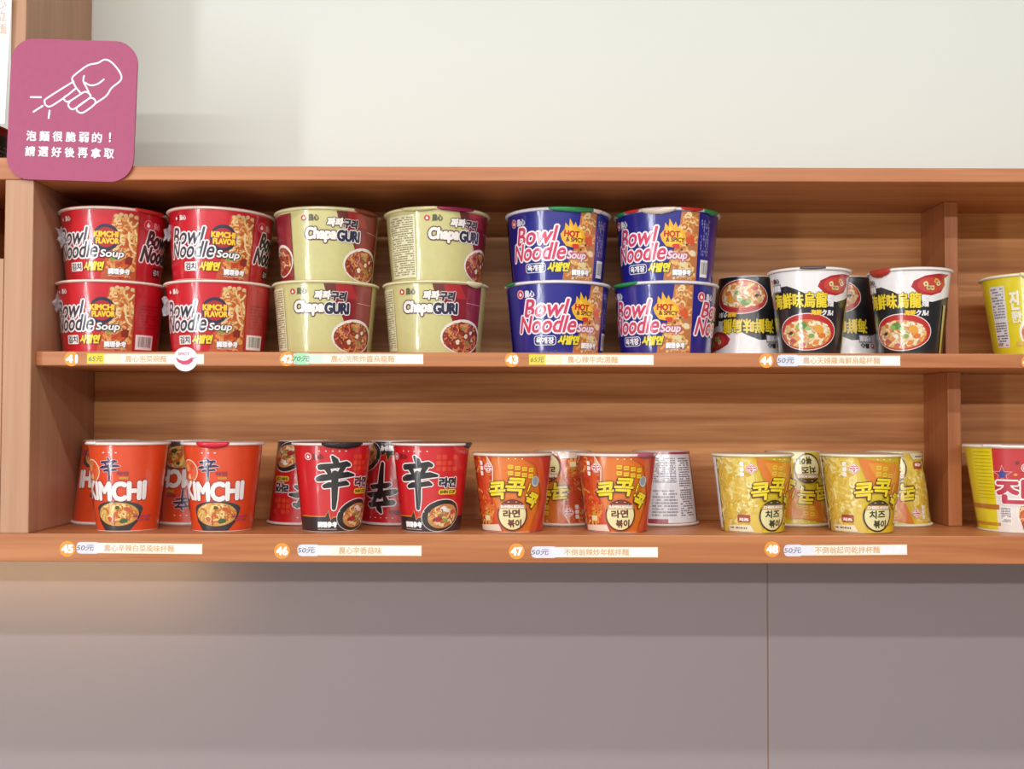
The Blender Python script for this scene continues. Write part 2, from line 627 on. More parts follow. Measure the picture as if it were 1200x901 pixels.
def lathe(name, prof, m, n=64):
    bm = bmesh.new()
    rings = []
    for r, z in prof:
        if r < 1e-6:
            rings.append([bm.verts.new((0, 0, z / 1000))])
        else:
            rings.append([bm.verts.new((r / 1000 * math.sin(2 * PI * i / n), -r / 1000 * math.cos(2 * PI * i / n), z / 1000)) for i in range(n)])
    for a, b in zip(rings, rings[1:]):
        for i in range(n):
            j = (i + 1) % n
            if len(a) == 1:
                bm.faces.new((a[0], b[j], b[i]))
            elif len(b) == 1:
                bm.faces.new((a[i], a[j], b[0]))
            else:
                bm.faces.new((a[i], a[j], b[j], b[i]))
    for f in bm.faces:
        f.smooth = True
    me = bpy.data.meshes.new(name)
    bm.to_mesh(me)
    bm.free()
    me.materials.append(m)
    return me

def place(cup, name, label, group, px, py, depth, zbase, app=0, inverted=False, tilt=(0, 0), tabs=(), film=(), cat='noodle cup'):
    """stand a cup on a shelf; app is the turn of its design as the camera sees it, in degrees"""
    x = W(px, py, depth).x
    view = math.degrees(math.atan2(x, depth - CAM.y))
    a = math.radians(app - view)
    o = empty(name, (x, depth, zbase + (cup.H / 1000 if inverted else 0)), label, cat, group)
    o.rotation_euler = (math.radians(tilt[0]), (PI if inverted else 0) + math.radians(tilt[1]), a)
    b = link('cup_body', cup.body, o)
    link('base', cup.base, o)
    link('rim', cup.rim, o)
    l = link('lid', cup.lid, o)
    for n, me in cup.parts:
        link(n, me, b)
    for i, (a0, a1, d, c) in enumerate(tabs):
        # tab angles are given as the camera sees them
        k = math.degrees(a) + view
        link('lid_tab', cup.tab(a0 - k, a1 - k, d, c, i), l)
    for i, (aa, t, sz) in enumerate(film):
        k = math.degrees(a) + view
        f = link('wrap_film', cup.crumple(aa - k, t, sz, i + int(px)), o)
    return o

def ellipse_in(cx, cy, rx, ry):
    return lambda x, y: ((x - cx) / rx) ** 2 + ((y - cy) / ry) ** 2 < 1

WARM = ['#E9B46A', '#F0C98A', '#D98E48', '#F3D7A0', '#C8743A', '#E8A35A']
REDS = ['#D8602E', '#C8421F', '#E98948', '#B5381C', '#EFA95E']

# --- red bowl
def red_bowl(second_title):
    A = Art(film=1)
    A.part('noodle_picture')
    pic = [(20, 80), (49, 80), (49, 1), (4, 1), (9, 22), (16, 40), (17, 66)]
    A.poly(pic, '#C65A30')
    ins = lambda x, y: 2 < y < 79 and x < 48 and x > 5 + max(0, min(1, (y - 2) / 35)) * 13
    A.noodles(ins, (5, 48, 25, 79), 85, WARM, 2.4, 5, 10)
    A.noodles(ins, (8, 48, 2, 30), 40, REDS, 2.2, 9, 8)
    A.blob(24, 28, 5.5, '#4E6A2C', 2, .6).blob(19, 25, 3.6, '#7C9A45', 5, .6).blob(38, 24, 6, '#8E2A1C', 1)
    for k, (x, y) in enumerate(((23, 77), (28, 79), (33, 78), (39, 79), (45, 77))):
        A.ell(x, y, 2.6, 2.3, '#E8C08A', n=10)
    A.part('flavour_badge')
    A.ell(11.5, 51, 15.5, 16, '#2A2A45')
    A.ell(11.5, 51, 12.5, 12, '#B2202E')
    A.text('KIMCHI', -2, 25, 51.5, 58, '#F3D531', .5, .7, '#B2202E')
    A.text('FLAVOR', 0, 26, 43.5, 50, '#F3D531', .5, .7, '#B2202E')
    A.part('title_lettering')
    A.text('Bowl', -57, -12, 43, 63, '#3A3440', .45, 1.9, '#F2EEF0', .25)
    A.text('Noodle', -60, 2, 27, 46, '#3A3440', .45, 1.9, '#F2EEF0', .25)
    A.text('Soup', 5, 32, 25, 36, '#F5F2F0', .45, 1.0, '#2E2A33', .2)
    A.rrect(-38, -19, 10.5, 21.5, 1.5, '#F2EEEC')
    A.text('김치', -36, -21, 12, 20, '#2A2630', .3)
    A.text('사발면', -16, 8, 11.5, 21.5, '#F3DC2E', .7, .7, '#7A1A1C', .25)
    A.text('調理參考', 14, 40, 7, 14, '#FFFFFF', .4, .5, '#6B5648')
    A.stroke([(14, 5), (40, 5)], .5, '#EFE3D6')
    A.emblem_sun(-50, 75, 3.6)
    A.text('農心', -44, -34, 72, 78, '#F3E6E6', .3)
    A.part('side_panel_print')
    A.rect(49, 96, 1, 82, '#B51220')
    if second_title:
        A.emblem_sun(61, 70, 5, '#E46C78')
        A.text('農心', 69, 80, 66, 74, '#E9A0A6', .3)
        A.text('Bowl', 62, 100, 43, 63, '#241C22', 1.1, 1.5, '#EFE9EA', .25)
        A.text('Noodle', 55, 112, 25, 44, '#241C22', 1.1, 1.5, '#EFE9EA', .25)
        A.rrect(73, 90, 8, 19, 1.5, '#241C22')
        A.text('김치', 75, 88, 10, 17, '#EFE9EA', .2)
    else:
        A.barcode(52, 80, 5, 23)
        A.lines(54, 84, 30, 60, 8, '#8E0F1A', 4)
    return Cup(88, 67, 56, '#CF1226', '#EFDCD0', '#B33A36', A, film=1)

# --- blue bowl
def blue_bowl(second_title):
    A = Art(film=1)
    A.part('noodle_picture')
    A.poly([(36, 84), (59, 84), (59, 1), (14, 1), (16, 14), (24, 28), (32, 50)], '#C07A48')
    ins = lambda x, y: 2 < y < 83 and x < 58 and x > 15 + max(0, min(1, (y - 2) / 55)) * 18
    A.noodles(ins, (16, 58, 2, 83), 90, WARM, 2.5, 11, 10)
    A.blob(48, 50, 7, '#D9582F', 1).blob(45, 57, 4, '#E07A48', 2).blob(40, 20, 6, '#EAD8A0', 3, .7).blob(52, 34, 5, '#F0DDB8', 3, .8).blob(30, 10, 4, '#C9512E', 2)
    A.blob(37, 38, 1.6, '#3B4A2A', 4).blob(43, 44, 1.5, '#3B4A2A', 5)
    A.part('flame_badge')
    A.poly([(13, 49), (11, 56), (16, 62), (17, 70), (21, 65), (22, 75), (27, 66), (29, 71), (32, 64), (39, 61), (42, 53), (38, 44), (28, 40), (18, 42)], '#F0B429')
    A.poly([(16, 50), (15, 56), (19, 60), (23, 66), (26, 61), (32, 61), (37, 57), (38, 50), (33, 45), (22, 44)], '#F6CC3A')
    A.blob(30, 42, 5, '#D8382A', 3, .6)
    A.text('HOT', 16, 34, 53, 60, '#C3251F', .6, rot=-3)
    A.text('& SPICY', 18, 40, 47, 52, '#7A2A1E', .3, rot=-2)
    A.part('title_lettering')
    A.text('Bowl', -46, 6, 45, 66, '#D63A62', .6, 1.9, '#F7EFF4', .25)
    A.text('Noodle', -55, 18, 26, 46, '#D63A62', .6, 1.9, '#F7EFF4', .25)
    A.text('Soup', 20, 44, 24, 36, '#F5DCE4', .5, 1.1, '#B0506E', .2)
    A.rrect(-36, -7, 10.5, 22, 3.5, '#EDEBF2')
    A.rrect(-35.2, -7.8, 11.3, 21.2, 3, '#26246E')
    A.text('육개장', -33, -10, 12.5, 20, '#F5F3F8', .4)
    A.text('사발면', -4, 22, 11.5, 22, '#F0E02A', .7, .6, '#3A3450', .25)
    A.text('調理參考', 26, 50, 7, 14, '#FFFFFF', .4, .5, '#6B5648')
    A.stroke([(26, 5), (50, 5)], .5, '#EFE3D6')
    A.emblem_sun(-53, 73, 4.3, '#E9B9C6')
    A.text('農心', -46, -33, 69, 77, '#E8E6F0', .4)
    A.part('side_panel_print')
    if second_title:
        A.emblem_sun(71, 70, 4.6, '#E9B9C6')
        A.text('農心', 79, 92, 66, 74, '#E8E6F0', .4)
        A.text('Bowl', 74, 126, 45, 64, '#D63A62', .6, 1.9, '#F7EFF4', .25)
        A.text('Noodle', 66, 138, 24, 45, '#D63A62', .6, 1.9, '#F7EFF4', .25)
    else:
        A.barcode(64, 78, 6, 27, 8)
        for k in range(4):
            A.lines(62 + k * 4, 64.4 + k * 4, 32, 76, 12, '#8E8AC0', k, .8, 2)
    A.part('ingredients_panel')
    A.rect(-118, -84, 1, 82, '#2B2A78')
    A.lines(-112, -88, 8, 76, 18, '#9A98C8', 6)
    return Cup(88, 67, 56, '#1D1C86', '#E6E2E8', '#D8D2D4', A, film=1)

# --- pale olive bowl
def olive_bowl(left):
    A = Art(film=1)
    A.part('maroon_panel')
    A.poly([(-3, 84), (0, 72), (12, 60), (22, 40), (26, 1), (66, 1), (66, 84)], '#8C1C2C')
    A.poly([(-3, 84), (2, 70), (12, 66), (16, 84)], '#6E3026')
    A.poly([(10, 84), (14, 68), (40, 66), (30, 84)], '#B02A30')
    A.stroke([(40, 62), (65, 60.5)], .4, '#E9C9C0')
    A.part('noodle_picture')
    A.ell(38, 21, 31, 21, '#F2E9E2')
    A.ell(38, 20, 28.5, 18.5, '#9A3526')
    A.noodles(ellipse_in(38, 20, 28.5, 18.5), (10, 66, 1.5, 38), 95, ['#B4512E', '#8E2F22', '#CF7A48', '#D99A60', '#7A2620'], 2.0, 3, 8)
    for k, (x, y, r, c) in enumerate(((30, 14, 3.4, '#F0E4C8'), (42, 22, 3, '#EEDDC4'), (50, 26, 2.6, '#F3EAD6'), (37, 30, 2.4, '#8FA04E'), (45, 14, 2.6, '#7E9440'), (26, 26, 2.6, '#B8506A'), (53, 17, 2.4, '#D8C49A'))):
        A.blob(x, y, r, c, k)
    A.part('title_lettering')
    A.emblem_sun(-41, 75, 3.4)
    A.text('農心', -35, -23, 71.5, 79, '#5A5A3A', .3)
    A.text('짜파', -13, 5, 65, 75, '#F4EFE8', .8, .9, '#4A2A2A', .15)
    A.text('구리', 6, 23, 64, 74, '#322A3E', .8, .9, '#D8C6C0', .15)
    A.text('Chapa', -39, -3, 46, 63, '#F6EEE8', 1.1, 1.2, '#5A2434', .1)
    A.text('GURI', -1, 27, 48, 60.5, '#2A2C48', 1.0, 1.1, '#EDE9E6')
    A.part('side_panel_print')
    if left == 'maroon':
        A.rect(-104, -59, 1, 82, '#8C1C2C')
        A.ell(-82, 26, 23, 20, '#F2E9E2')
        A.ell(-82, 25, 21, 17.5, '#A8452E')
        A.noodles(ellipse_in(-82, 25, 21, 17.5), (-103, -61, 8, 42), 50, ['#B4512E', '#8E2F22', '#CF7A48', '#E9C9A0', '#7A2620'], 2.0, 4, 8)
    else:
        A.rect(-98, -56, 4, 80, '#E9E4C0')
        A.lines(-96, -58, 7, 78, 26, '#8E8A5A', 2)
    return Cup(88, 67, 56, '#CFC888', '#E6DDB4', '#C9B77A', A, film=1)

# --- black and white seafood udon cup
def udon_cup():
    A = Art(film=1)
    A.part('white_wave')
    H = 104
    A.rect(-118, 118, 88, 100.2, '#EFECEC')
    A.poly([(-118, 90), (-118, 62), (-60, 74), (-40, 82), (-26, 83), (-12, 77), (0, 70), (14, 65), (34, 63), (60, 70), (118, 80), (118, 90)], '#EFECEC')
    A.part('seafood_picture')
    A.poly([(9, 81), (12, 88), (24, 94), (40, 97), (60, 97), (50, 92), (52, 84), (46, 75), (32, 70.5), (18, 72)], '#B3262C')
    A.ell(32, 83, 16, 9.5, '#C9473A')
    for x, y, c in ((25, 84, '#EAD9A0'), (33, 80, '#E6CE88'), (41, 85, '#EBDDB0'), (29, 80, '#C8B87A'), (38, 88, '#D8B05A')):
        A.blob(x, y, 3.4, c, 3).ell(x, y, 1.2, 1.0, '#7A3A24', n=8)
    A.part('udon_picture')
    A.ell(-3, 27, 38, 22.5, '#F0E6E0')
    A.ell(-3, 27, 37, 21.5, '#C02C2A')
    A.ell(-4, 24.5, 33, 17.5, '#D9803C')
    A.noodles(ellipse_in(-4, 24.5, 32.5, 17), (-37, 29, 7, 42), 95, ['#F0DDB0', '#E9C070', '#E89A48', '#F4EAD0', '#D8B890'], 2.6, 8, 9)
    for k, (x, y, r, c) in enumerate(((-8, 35, 6, '#5E8A34'), (-13, 33, 4, '#8FB45A'), (-2, 31, 4, '#9AC070'), (12, 30, 7, '#E8A43A'), (16, 22, 5, '#E07828'), (2, 22, 4, '#7FA64A'), (-22, 17, 4, '#C85A6A'), (-8, 12, 3.4, '#D8607A'), (8, 14, 4.4, '#E88A38'), (-24, 26, 3, '#3C3A3A'), (-10, 22, 4, '#F5EEDC'))):
        A.blob(x, y, r, c, k, .8)
    A.part('title_lettering')
    A.emblem_sun(-52, 90, 3.0)
    A.text('農心', -47, -36, 87, 93, '#3A3438', .3)
    A.rect(-52, -34, 76, 86, '#8A8890')
    A.text('天婦羅', -51, -35, 77.5, 84.5, '#F0EEF0', .3)
    A.text('海鮮味烏龍', -46, 20, 56, 74, '#F2D62C', .6, .6, '#1A1614')
    A.text('麵', 21, 29, 57, 69, '#EFECEC', .3)
    A.text('海鮮', 2, 14, 47, 53, '#F2C62C', .4)
    A.text('クル!', 15, 29, 46.5, 53, '#F4F0F0', .5)
    A.part('side_panel_print')
    A.rect(52, 57, 2, 60, '#C9B04A')
    A.part('ingredients_panel')
    A.rect(80, 118, 4, 60, '#DCD8D8')
    A.lines(82, 116, 6, 58, 20, '#55505A', 5)
    return Cup(104, 51, 37, '#1E1E22', '#EFE8E2', '#C9B8B4', A, film=1)

# --- red spicy cup with the big black character
def brush_xin(A, x0, x1, y0, y1, c, oc, ow, thick=1.25):
    w, h = x1 - x0, y1 - y0
    T = lambda u, v: (x0 + u * w, y0 + v * h)
    k = w / 42.0 * thick
    st = [([(.40, 1.0), (.47, .93), (.52, .86)], [2.5, 5.6, 4.5]),
          ([(.08, .80), (.25, .815), (.5, .83), (.78, .86), (.84, .84)], [5.8, 5.4, 4.8, 5.6, 4.0]),
          ([(.24, .80), (.30, .73), (.34, .665)], [5.4, 4.6, 3.4]),
          ([(.70, .82), (.62, .72), (.55, .64)], [5.4, 4.4, 3.4]),
          ([(.0, .575), (.14, .60), (.45, .625), (.82, .66), (1.0, .645)], [4.8, 6.6, 5.4, 5.6, 2.6]),
          ([(.18, .44), (.3, .465), (.55, .475), (.78, .50), (.84, .48)], [4.0, 5.6, 4.6, 5.2, 3.0]),
          ([(.47, .68), (.47, .45), (.465, .2), (.45, .03)], [6.4, 6.4, 5.6, 4.2])]
    for col, extra in ((oc, ow), (c, 0)):
        if col:
            for pts, ws in st:
                A.stroke([T(*p) for p in pts], [q * k + extra * 2 for q in ws], col)

def red_cup():
    A = Art(film=1)
    A.part('black_band')
    A.poly([(-105, 1), (-105, 18.5), (-19, 18.5), (-15, 25), (-12, 14), (-9, 18), (2, 18.5), (50, 18.5), (133, 18.5), (133, 1)], '#26222A')
    A.stroke([(-60, 18.5), (-19, 18.8), (-15, 26), (-11.6, 14.5), (-9, 18), (-2, 18.8)], .9, '#E6A32E')
    A.part('embossed_marks')
    rnd = random.Random(4)
    for i in range(4):
        for j in range(3):
            if (i + j) % 5 != 4:
                x, y = 14 + i * 6.6, 73 + j * 7
                A.rrect(x, x + 5.2, y, y + 5.2, 1.4, '#E0481E' if (i + j) % 2 else '#DA3A1C', 3)
    A.part('noodle_picture')
    A.ell(22, 20.5, 27, 19, '#E8DEDA', rot=14)
    A.ell(22, 20.3, 26.2, 18.2, '#201C20', rot=14)
    A.ell(24.5, 19.5, 21, 14, '#C98A4E', rot=14)
    A.noodles(ellipse_in(24.5, 19.5, 20, 12.5), (5, 45, 6, 33), 75, ['#E9C48A', '#D99A58', '#C87840', '#F0D8AA', '#B85A30'], 2.0, 6, 8)
    for k, (x, y, r, c) in enumerate(((24, 28, 5, '#F2ECE4'), (30, 26, 4, '#E8E0D6'), (18, 16, 5, '#B0242A'), (13, 15, 3, '#8E1C20'), (38, 24, 4, '#C8402C'), (28, 14, 3.4, '#8EA050'), (22, 20, 2.6, '#6E8A3A'))):
        A.blob(x, y, r, c, k, .75)
    A.part('title_lettering')
    brush_xin(A, -27, 15, 27, 90, '#1C181C', '#F0E6E6', 1.3)
    A.text('라면', 18, 39, 54, 65, '#2A242C', .9, .9, '#EFE6E6')
    A.rrect(17, 41, 45, 51.5, 3, '#E6C22E')
    A.text('SHIN CUP', 19, 39, 46.6, 50, '#3A2A1A', .25)
    A.emblem_sun(-38, 90, 3.4, '#F2DCDC')
    A.text('農心', -32, -20, 87, 93, '#7A1018', .4)
    A.text('調理參考', -29, -4, 6, 12.5, '#FFFFFF', .5)
    A.stroke([(-29, 3.6), (-4, 3.6)], .6, '#D8D2D2')
    A.part('ingredients_panel')
    A.rect(88, 130, 6, 98, '#E8E2E0')
    A.lines(90, 128, 8, 96, 30, '#5A545A', 7)
    A.part('rim_dots')
    for k in range(5):
        A.ell(-24 + k * 7, 96.5, 1.0, .7, '#F4D8D8', n=8)
    return Cup(106, 49.5, 35.5, '#CE1420', '#EBDAD4', '#6A5A58', A, film=1)

# --- orange-red kimchi cup
def kimchi_cup():
    A = Art(film=1)
    A.part('cabbage_picture')
    A.ell(-30, 72, 14.5, 14, '#F3DCD0')
    A.ell(-30, 72, 13.3, 12.8, '#DE7038')
    for k, (x, y, r, c) in enumerate(((-34, 76, 5, '#E9A468'), (-26, 70, 5, '#E8553A'), (-31, 65, 4, '#F0C08A'), (-24, 78, 4, '#D84A28'), (-36, 69, 3.5, '#C8381E'))):
        A.blob(x, y, r, c, k)
    A.part('noodle_picture')
    A.poly([(-24, 27), (-21, 12), (-13, 1.5), (22, 1.5), (32, 12), (38, 27)], '#2B282C')
    A.ell(7, 27, 31, 9.5, '#3A3840')
    A.ell(6, 21, 27, 14, '#D8A24E')
    A.noodles(ellipse_in(6, 21, 26, 13), (-21, 33, 8, 34), 80, ['#F0D078', '#E9B450', '#D8802E', '#F3DEA0', '#C8601E'], 1.9, 12, 8)
    for k, (x, y, r, c) in enumerate(((-2, 15, 6, '#C8481C'), (14, 13, 5, '#3E5A28'), (6, 29, 3, '#3E4A24'), (18, 27, 4, '#D0502A'), (-12, 24, 4, '#E0C070'))):
        A.blob(x, y, r, c, k, .7)
    A.part('title_lettering')
    brush_xin(A, -13, 10, 60, 88, '#2A2248', '#EFC8D0', .55, .95)
    A.text('라면', 7, 19, 67, 71.5, '#8A3A50', .3)
    A.rrect(9, 19, 62.5, 65.5, 1, '#C8902A')
    A.text('KIMCHI', -39, 39, 39, 60, '#F3F0EE', 1.55, .7, '#9E2A24', bow=-1.5)
    A.lines(26, 50, 12, 20, 2, '#A83A6A', 3)
    A.part('side_panel_print')
    A.ell(-62, 36, 15, 15, '#F3DCD0')
    A.ell(-62, 36, 13.6, 13.6, '#B8401E')
    for k, (x, y, r, c) in enumerate(((-66, 40, 5, '#E08A48'), (-58, 32, 5, '#D8602E'))):
        A.blob(x, y, r, c, k)
    A.part('ingredients_panel')
    A.rect(84, 130, 6, 98, '#EFE6E0')
    A.lines(86, 128, 8, 96, 30, '#6A545A', 9)
    A.part('rim_dots')
    for k in range(3):
        A.ell(-8 + k * 7, 94, 1.2, .8, '#F6E0D8', n=8)
    return Cup(106, 49.8, 35.8, '#E0481C', '#EFE2DA', '#D8C2BE', A, film=1)

# --- round-badge cups (orange and yellow versions)
def badge_cup(yellow):
    A = Art(film=1)
    A.part('noodle_picture')
    if yellow:
        A.rect(-100, -36, 1, 90.5, '#E6C654')
        A.poly([(-37, 90.5), (-28, 90.5), (-20, 62), (-24, 40), (-12, 18), (-10, 1), (-37, 1)], '#E6C654')
        ins = lambda x, y: 2 < y < 90 and -99 < x < -30 + 12 * (1 - abs(y - 40) / 50)
        A.noodles(ins, (-99, -18, 2, 90), 230, ['#EBCB52', '#F0D878', '#DFB63C', '#F2E29A', '#E6BE48', '#E2C050'], 3.0, 21, 11)
        A.poly([(-14, 1), (4, 1), (20, 1), (60, 1), (60, 10), (-12, 8)], '#E8C81E')
        A.poly([(-24, 90), (-16, 66), (-6, 52), (10, 48), (30, 40), (44, 52), (36, 74), (20, 82)], '#DE7A22')
        A.poly([(-14, 84), (-2, 62), (20, 58), (40, 66), (24, 84)], '#E49428')
        A.rect(-101, -94, 4, 84, '#F2EDE0')
        A.lines(-100, -95, 6, 82, 26, '#8A8678', 3)
        A.poly([(-60, 2), (-24, 2), (-30, 10), (-60, 9)], '#F0E8C8')
        A.lines(-58, -34, 4, 8, 1, '#7A7668', 3)
        A.rrect(-46, -30, 13, 22, 1.5, '#A8402A')
        A.text('치즈', -44, -32, 14.5, 18, '#F6EFE0', .5)
        A.blob(-38, 25, 5, '#C8A02A', 3, .6)
    else:
        A.rect(-96, -34, 1, 90.5, '#CE4A22')
        A.poly([(-35, 90.5), (-27, 90.5), (-24, 70), (-30, 50), (-20, 30), (-12, 1), (-35, 1)], '#D8542A')
        ins = lambda x, y: 2 < y < 90 and -95 < x < -24
        A.noodles(ins, (-95, -24, 2, 90), 230, ['#D8461E', '#E4702C', '#C2381C', '#EC9442', '#E05A28', '#D8502A', '#EFAE5C'], 2.8, 22, 9)
        A.stroke([(-30, 92), (-22, 78), (-23, 62), (-30, 48)], 1.6, '#F3D8C8', caps=False)
        A.poly([(12, 90), (30, 84), (38, 60), (36, 30), (28, 1), (70, 1), (70, 90)], '#C82A22')
        A.poly([(8, 90.5), (26, 80), (40, 40), (24, 1), (34, 1), (52, 40), (36, 84), (30, 90.5)], '#D8562A')
        A.rrect(-40, -31, 14, 20, 1, '#EFE0B0')
        A.poly([(-52, 2), (-14, 2), (-18, 10), (-52, 8)], '#F0DCC8')
        A.blob(-36, 23, 4, '#C8A02A', 3, .6)
    A.part('maker_emblem')
    for k in range(3):
        A.rrect(-40.5, -36, 80 - k * 6.2, 85 - k * 6.2, .8, '#F6F0EA', 2)
    A.emblem_lobes(-28, 77, 5.6)
    A.part('title_lettering')
    for r in range(2):
        for i in range(4):
            x, y = -5 + i * 7.6, 76 - r * 7.2 - i * 1.3
            if not (yellow and i > 1 + r):
                A.rrect(x, x + 5.8, y, y + 5, .9, '#EFC52E' if not yellow else '#E8C23A', 2)
                A.stroke([(x + 1.2, y + 2.5), (x + 4.6, y + 2.5)], .8, '#B8801E')
    oc = '#5A2A14'
    for body, x0, x1, y0, y1, r in (('콕', -28, -8, 40, 60, 6), ('콕', -7, 14, 45, 65, -3), ('콕', 17, 31, 31, 47, -24)):
        A.text(body, x0 - .6, x1 - .6, y0 - .8, y1 - .8, oc, 1.9, rot=r, shear=.15)
        A.text(body, x0, x1, y0, y1, '#F5DC22', .8, .8, oc, rot=r, shear=.15)
    A.stroke([(20.5, 58), (18, 49)], [3.4, 2.4], oc).stroke([(20.5, 58), (18, 49)], [2.2, 1.4], '#F5DC22')
    A.ell(16.6, 45, 2.2, 2.0, oc, n=10).ell(16.6, 45, 1.5, 1.4, '#F5DC22', n=10)
    if not yellow:
        A.ell(27, 61, 5, 6.4, '#C8D4DC', n=16).ell(27, 61.5, 4, 5.2, '#8AA0B0', n=16).blob(27.5, 63, 2, '#C89030', 2)
    A.part('round_badge')
    rc = '#3A2A1A' if yellow else '#6E1C18'
    A.ell(0, 21, 19, 19, rc, n=40)
    A.ell(0, 21, 17, 17, '#EDE3A8', n=40)
    A.ell(0, 21, 17, 17, '#7A1E1A' if not yellow else '#4A3A20', 42, 138, n=14)
    A.poly([(-16.4, 28.5), (16.4, 28.5), (15, 34), (-15, 34)], '#B8862E' if yellow else '#C89A72')
    A.text('CHEESE-BOKKI' if yellow else 'RAMEN-BOKKI', -13.5, 13.5, 29.8, 32.8, '#F6EDE0', .3)
    tc = '#3A3A1C' if yellow else '#6A2418'
    A.text('치즈' if yellow else '라면', -11, 9, 18.5, 27.5, tc, .5, rot=3)
    A.text('볶이', -5.5, 11, 7, 16, tc, .5)
    A.part('ingredients_panel')
    A.rect(76, 186, 2, 90, '#ECE9EC')
    A.lines(84, 104, 8, 82, 26, '#6A6676', 5)
    A.lines(108, 138, 8, 40, 14, '#7A7686', 6)
    A.lines(108, 138, 48, 82, 9, '#9A96A4', 8)
    A.lines(142, 180, 30, 82, 20, '#9A96A4', 9)
    A.rect(76, 186, 1, 4, '#B03050' if not yellow else '#C8902A')
    A.rect(120, 160, 85, 90, '#A83850' if not yellow else '#C8902A')
    A.part('rim_dots')
    for k in range(3):
        A.ell(-4 + k * 7, 88, 1.0, .7, '#F8EBD8', n=8)
    return Cup(94, 49.5, 35.8, '#DDBE22' if yellow else '#E2761E', '#F0E6C8' if yellow else '#F0E2D6', '#C9B49A' if yellow else '#C8A890', A, film=1)

# --- large yellow-white cups at the right edge
def star_cup(red):
    A = Art(film=1)
    H = 105 if red else 99
    A.part('colour_panels')
    if red:
        A.rect(-34, 110, 50, 101, '#C8202A')
        A.rect(-34, 110, 2, 50, '#F0EAE4')
        A.poly([(-34, 50), (110, 50), (110, 62), (-34, 58)], '#C8202A')
        A.rect(-52, -34, 2, 26, '#E9DA2A')
        A.rect(-80, -30, 27, 33, '#B8722A')
        A.rect(-80, -30, 7, 11, '#C8922A')
        for k in range(14):
            A.rect(-60, -36, 40 + k * 4.3, 41 + k * 4.3, '#C0A81E')
        A.rrect(-30, -15, 10, 32, 1, '#F4F0EC')
        A.lines(-28.5, -16.5, 12, 30, 9, '#6A6A86', 4)
    else:
        A.rect(-58, -36, 11, 86, '#E8E4E4')
        A.lines(-56.5, -38, 14, 42, 9, '#6A6676', 4)
        A.lines(-56.5, -38, 46, 84, 11, '#8A8694', 5)
        A.lines(-57, -38, 12, 15, 1, '#C84A4A', 5)
    A.part('noodle_picture')
    if red:
        A.ell(22, 24, 32, 27, '#F6F0E8')
        A.ell(22, 23, 29, 23, '#C8401E')
        A.noodles(ellipse_in(22, 23, 29, 23), (-7, 51, 2, 46), 130, ['#E9B86A', '#E08A42', '#C8542A', '#F0D090', '#D86A30'], 2.4, 31, 9)
        A.ell(15, 25, 6, 11, '#2A2420', rot=10).ell(15.6, 25, 4.2, 9, '#E8DCCC', rot=10)
        A.ell(25, 25, 6, 11, '#2A2420', rot=-5).ell(25.6, 25, 4.2, 9, '#E8DCCC', rot=-5)
        A.blob(20, 42, 5, '#4E7A2E', 2)
        A.blob(2, 10, 6, '#C02A1A', 3)
    else:
        A.ell(12, 28, 34, 26, '#F5EFDC')
        A.ell(12, 27, 31, 22, '#E0A060')
        A.noodles(ellipse_in(12, 27, 31, 22), (-19, 43, 5, 50), 120, ['#F0D488', '#E9B460', '#D88A48', '#F6E8B4', '#C8603A'], 2.4, 33, 9)
    A.part('title_lettering')
    if red:
        st = [(-24 + 11 * math.cos(PI / 2 + 2 * PI * k * 2 / 5), 70 + 11 * math.sin(PI / 2 + 2 * PI * k * 2 / 5)) for k in range(5)]
        A.stroke(st, 1.0, '#F4E8F0', closed=True)
        A.ell(-24, 70, 4.2, 4.2, '#3A3490', n=12)
        A.ell(-10, 70, 2.2, 1.6, '#F0A030', n=10)
        A.text('진', -31, 2, 36, 63, '#C2203E', 1.6, 1.8, '#F6F0F0')
        A.text('라', 7, 36, 36, 63, '#C2203E', 1.6, 1.8, '#F6F0F0')
        A.text('면', 41, 70, 36, 63, '#C2203E', 1.6, 1.8, '#F6F0F0')
        A.emblem_lobes(6, 78, 9)
        A.ell(-8, 84, 2, 2, '#5A3028', n=10)
    else:
        A.text('진', -30, -20, 56, 78, '#F6F2E4', .8)
        A.text('한맛', -29, -18, 40, 54, '#F3EFD8', .6)
        A.poly([(2, 62), (-6, 68), (0, 70), (-4, 78), (4, 74), (10, 80), (12, 72), (20, 68), (12, 64), (10, 56)], '#C2203E')
        A.text('진', -12, 26, 40, 68, '#C2203E', 1.6, 1.8, '#F6F0F0')
        A.rect(-26, -12, 12, 17, '#E0B848')
    A.stroke([(-120, 1.2), (120, 1.2)], 1.8, '#F3EFE4', caps=False)
    return Cup(H, 64.5, 46.5, '#E6D41E', '#F0E8DC', '#E2D2C8' if red else '#E4CE2A', A, film=1)

def niche_cup():
    A = Art()
    A.part('red_band')
    A.rect(-150, 150, 42, 49, '#A0141C')
    A.part('pale_print')
    A.lines(-60, 60, 10, 30, 4, '#8A7A86', 5, .3)
    return Cup(52, 52, 44, '#1C1A20', '#B0141E', '#8A1018', A)

RED_A, RED_B = red_bowl(True), red_bowl(False)
BLUE_A, BLUE_B = blue_bowl(True), blue_bowl(False)
OLIVE_A, OLIVE_B = olive_bowl('maroon'), olive_bowl('text')
UDON, REDC, KIM = udon_cup(), red_cup(), kimchi_cup()
ORANGE, YELLOW = badge_cup(False), badge_cup(True)
JIN_R, JIN_Y = star_cup(True), star_cup(False)

